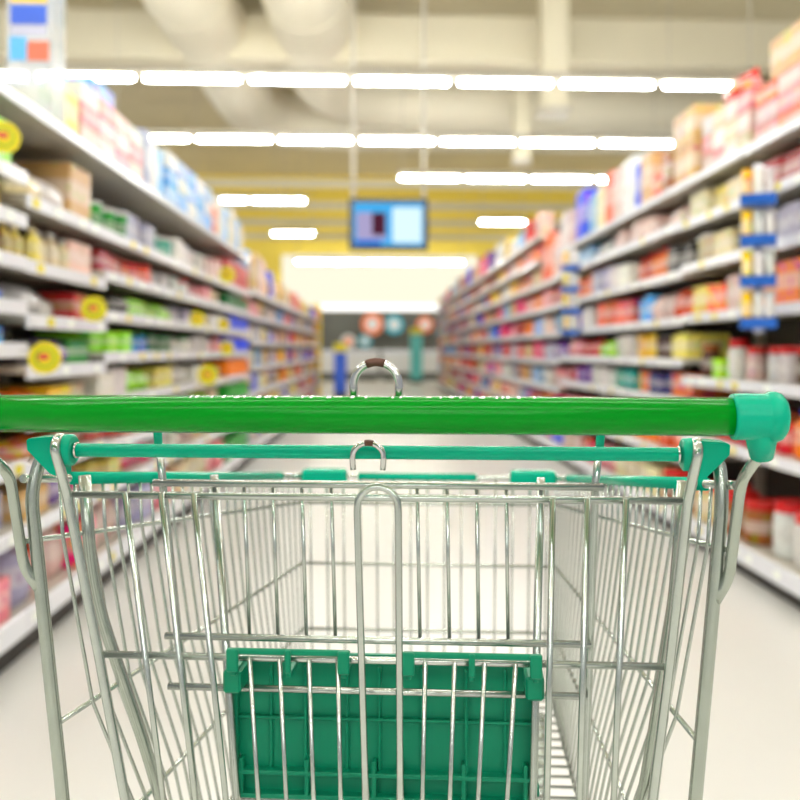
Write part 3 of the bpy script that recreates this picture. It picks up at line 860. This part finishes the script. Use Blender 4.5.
hk = [(-.0115, .0472, .957), (-.0122, .0472, .966)] + [(-.0125 * math.cos(t), .0472, .9665 + .0115 * math.sin(t)) for t in [math.pi * k / 10 for k in range(1, 10)]] + [(.0122, .0472, .966), (.0115, .0472, .957)]
hook = link('bar_hook', tube_me('bar_hook', [(x - .0014, y, z) for x, y, z in hk], .0024, 10), M['hook'], cart)
link('brown_patch', tube_me('brown_patch', [(-.0014 - .0125 * math.cos(t), .0472, .9665 + .0115 * math.sin(t)) for t in [math.radians(d) for d in range(78, 118, 8)]], .00252, 10), M['brown_metal'], hook)  # short brown band round the top of the hook

# rear gate
gate = link('rear_gate', tube_me('gate_rail', [(-.243, .06, .9335), (.243, .06, .9335)], .0031, 10), M['chrome'], cart)
def gx(x0, x1, z):       # a gate wire leans in towards its foot
    return x0 + (x1 + .0105 - x0) * (.9335 - z) / (.9335 - .695)
def gwire(x0, x1, ztop, r, y=.0555, zb=.575):
    link('gate_wire', tube_me('gate_wire', [(gx(x0, x1, ztop), y, ztop), (gx(x0, x1, zb), y, zb)], r, 8), M['chrome'], gate)
for z, hw, oz in ((.805, .2255, .005), (.575, .188, .0125), (.66, .2025, .01)):
    link('gate_rail', tube_me('gate_rail', [(-hw + oz, .06, z), (hw + oz, .06, z)], .0029, 10), M['chrome'], gate)
for s in (-1, 1):
    pts = round_path([(s * .2510, .064, .974), (s * .2505, .052, .9815), (s * .2490, .041, .974), (s * .2435, .052, .934), (s * .225 + .0055, .057, .804), (s * .208 + .009, .057, .695), (s * .188 + .0125, .058, .575)], .006, 4)
    link('gate_side', tube_me('gate_side', pts, .0041, 12), M['chrome'], gate)
    gwire(s * .1975, s * .1775, .9355, .0026)
    gwire(s * .168, s * .1515, .9355, .0026)
    gwire(s * .1415, s * .1265, .9355, .0026)
    for x in (.105, .081, .0575, .0345):
        link('gate_wire', tube_me('gate_wire', [(s * x + .008, .0565, .806), (s * x * .93 + .008, .0565, .69), (s * x * .87 + .007, .0565, .575)], .0019, 8), M['chrome'], gate)
hp = [(-.0115, .053, .575), (-.0135, .053, .695), (-.0162, .053, .925)] + [(-.0162 * math.cos(t), .053, .927 + .0162 * math.sin(t)) for t in [math.pi * k / 10 for k in range(1, 10)]] + [(.0162, .053, .925), (.0135, .053, .695), (.0115, .053, .575)]
link('gate_hairpin', tube_me('gate_hairpin', [(x + .0055 + (.927 - min(z, .927)) * .018, y, z) for x, y, z in hp], .0029, 10), M['chrome'], gate)

# child-seat back rest behind the gate
YB = .083
seat = link('seat_back', tube_me('seat_rail', [(-.1835, YB - .003, .9405), (.1835, YB - .003, .9405)], .0031, 10), M['chrome'], cart)
for z, hw in ((.8145, .1735), (.773, .171)):
    link('seat_rail', tube_me('seat_rail', [(-hw, YB - .003, z), (hw, YB - .003, z)], .0029, 10), M['chrome'], seat)
for s in (-1, 1):
    link('seat_post', tube_me('seat_post', [(s * .181, YB + .003, .972), (s * .178, YB + .003, .94), (s * .1605 + .009, YB + .003, .69), (s * .152 + .013, YB + .003, .575)], .0032, 10), M['chrome'], seat)
    link('post_sleeve', tube_me('post_sleeve', [(s * .1815, YB + .003, .97), (s * .183, YB + .003, .995)], .0036, 12), M['teal'], seat)
    link('seat_post', tube_me('seat_post', [(s * .1345, YB + .003, .9465), (s * .122 + .006, YB + .003, .685), (s * .116 + .009, YB + .003, .575)], .0034, 10), M['chrome'], seat)
    for x in (.1075, .0835, .0595, .0352):
        link('seat_wire', tube_me('seat_wire', [(s * x - .001, YB, .9405), (s * x * .985 + .002, YB, .8145)], .0016, 8), M['chrome'], seat)

# green seat flap
YF = .098
flap = None
bm = bmesh.new()
prof = [(-.128, .7995), (.128, .7995), (.1195, .681), (-.1195, .681)]
a = [bm.verts.new((x, YF, z)) for x, z in prof]
b = [bm.verts.new((x, YF + .004, z)) for x, z in prof]
bm.faces.new(a); bm.faces.new(b)
for k in range(4): bm.faces.new((a[k], a[(k + 1) % 4], b[(k + 1) % 4], b[k]))
flap = link('seat_flap', new_mesh(bm, 'seat_flap'), M['flap'], cart, loc=(.006, 0, -.003))
def fp(name, lo, hi, bev=.0008):
    link(name, box_me(name, lo, hi, bev), M['flap'], flap)
for x in (-.095, -.0655, -.031, -.004, .031, .068, .1):
    big = x in (-.0655, .068)
    fp('rib', (x - .0014, YF - (.006 if big else .003), .70), (x + .0014, YF + .001, .79))
fp('rib', (-.1225, YF - .005, .7455), (.1225, YF + .001, .748))
fp('ledge', (-.1215, YF - .009, .7005), (.1215, YF + .001, .7045))
fp('ledge', (-.1195, YF - .009, .681), (.1195, YF + .001, .685))
for x in (-.119, -.064, -.008, .014, .066, .1165):
    fp('rib', (x - .002, YF - .0088, .684), (x + .002, YF + .001, .714))
for s in (-1, 1):
    fp('side_wall', (s * .1255, YF - .008, .70), (s * .122, YF + .001, .80))
    fp('pivot_pin', (s * .119, YF - .006, .688), (s * .1275, YF, .697))
    o_ = .007 if s < 0 else -.004
    fp('end_lug', (s * .119 + o_, .062, .7775), (s * .1335 + o_, YF + .001, .7965), .002)
    x0, x1 = (.0185, .1275) if s > 0 else (-.0225, -.121)
    fp('hook_bar', (x0, .0535, .812), (x1, .0575, .817), .0012)
    for xx, w_ in ((x0 + s * .005, .0095), ((x0 + x1) / 2, .005), (x1 - s * .005, .0095)):
        fp('hook_leg', (xx - w_ / 2, .0515, .7985), (xx + w_ / 2, .0555, .817), .0012)
        fp('hook_arm', (xx - .002, .0555, .7945), (xx + .002, YF + .002, .7985), .0006)

# basket
def SH(y): return .011 * (y - .055) / .565
def wl(t, a, b): return tuple(p + (q - p) * t for p, q in zip(a, b))
RIM = ((.280, .052, .947), (.181, .62, .871))
H1 = ((.277, .052, .897), (.181, .62, .833))
H2 = ((.2505, .055, .752), (.179, .62, .747))
H3 = ((.218, .075, .652), (.177, .62, .654))
FE = ((.195, .075, .570), (.173, .62, .566))
NW = 27
basket = link('basket', tube_me('basket_rim', round_path([(-RIM[0][0], *RIM[0][1:]), (-RIM[1][0] + .011, *RIM[1][1:]), (RIM[1][0] + .011, *RIM[1][1:]), RIM[0]], .02, 4), .0036, 10), M['chrome'], cart)
for s in (-1, 1):
    sg = lambda p: (s * p[0] + SH(p[1]), p[1], p[2])
    for H in (H1, H2, H3, FE):
        link('side_rail', tube_me('side_rail', [sg(H[0]), sg(H[1])], .0023, 8), M['chrome'], basket)
    for i in range(NW):
        t = .075 + .915 * i / (NW - 1)
        pts = [sg(wl(t, *H)) for H in (RIM, H1, H2, H3, FE)]
        link('side_wire', tube_me('side_wire', [(p[0] - s * .0015, p[1], p[2]) for p in pts], .0016, 6), M['chrome'], basket)
    link('rim_sleeve', tube_me('rim_sleeve', [sg(wl(.10, *RIM)), sg(wl(.88, *RIM))], .0056, 12), M['teal'], basket)
    link('corner_bumper', box_me('corner_bumper', (s * .179 + .012, .608, .8585), (s * .115 + .012, .632, .8815), .004), M['teal'], basket)
link('front_sleeve', tube_me('front_sleeve', [(-.0866, .62, .871), (.080, .62, .871)], .0054, 12), M['teal'], basket)
for z in (.833, .747, .654, .566):
    hw = .1805 if z > .8 else (.179 if z > .7 else .176)
    link('front_rail', tube_me('front_rail', [(-hw + .011, .62, z), (hw + .011, .62, z)], .0023, 8), M['chrome'], basket)
for i in range(15):
    x = -.168 + .336 * i / 14
    link('front_wire', tube_me('front_wire', [(x + .011, .6235, .871), (x * .975 + .011, .6235, .566)], .0016, 6), M['chrome'], basket)
for i in range(22):
    t = .02 + .96 * i / 21
    p = wl(t, *FE)
    link('floor_wire', tube_me('floor_wire', [(-p[0] + SH(p[1]), p[1], p[2] - .003), (p[0] + SH(p[1]), p[1], p[2] - .003)], .0018, 6), M['chrome'], basket)
for k in range(5):
    x = -.12 + .06 * k
    link('floor_rail', tube_me('floor_rail', [(x, .075, .5635), (x + .011, .62, .5595)], .0023, 8), M['chrome'], basket)

# chassis and casters
ch = link('chassis', tube_me('chassis', round_path([(-.235, .03, .13), (-.15, .66, .13), (.15, .66, .13), (.235, .03, .13)], .05, 5), .011, 12), M['post'], cart)
link('cross_tube', tube_me('cross_tube', [(-.235, .04, .13), (.235, .04, .13)], .009, 10), M['post'], ch)
for s in (-1, 1):
    link('front_strut', tube_me('front_strut', [(s * .165, .56, .13), (s * .165, .57, .561)], .008, 10), M['post'], ch)
    for (x, y) in ((s * .225, .09), (s * .165, .58)):
        cst = link('caster', box_me('fork', (-.02, -.02, .08), (.02, .02, .122), .004), M['post'], cart, loc=(x, y, 0))
        link('wheel', lathe_me('wheel', [(.042, -.014), (.05, -.011), (.05, .011), (.042, .014)], 20, 'x'), M['rubber'], cst, loc=(0, .012, .05))
        for e in (-1, 1):
            link('fork_arm', box_me('fork_arm', (e * .015, -.012, .04), (e * .019, .022, .085), .001), M['post'], cst)
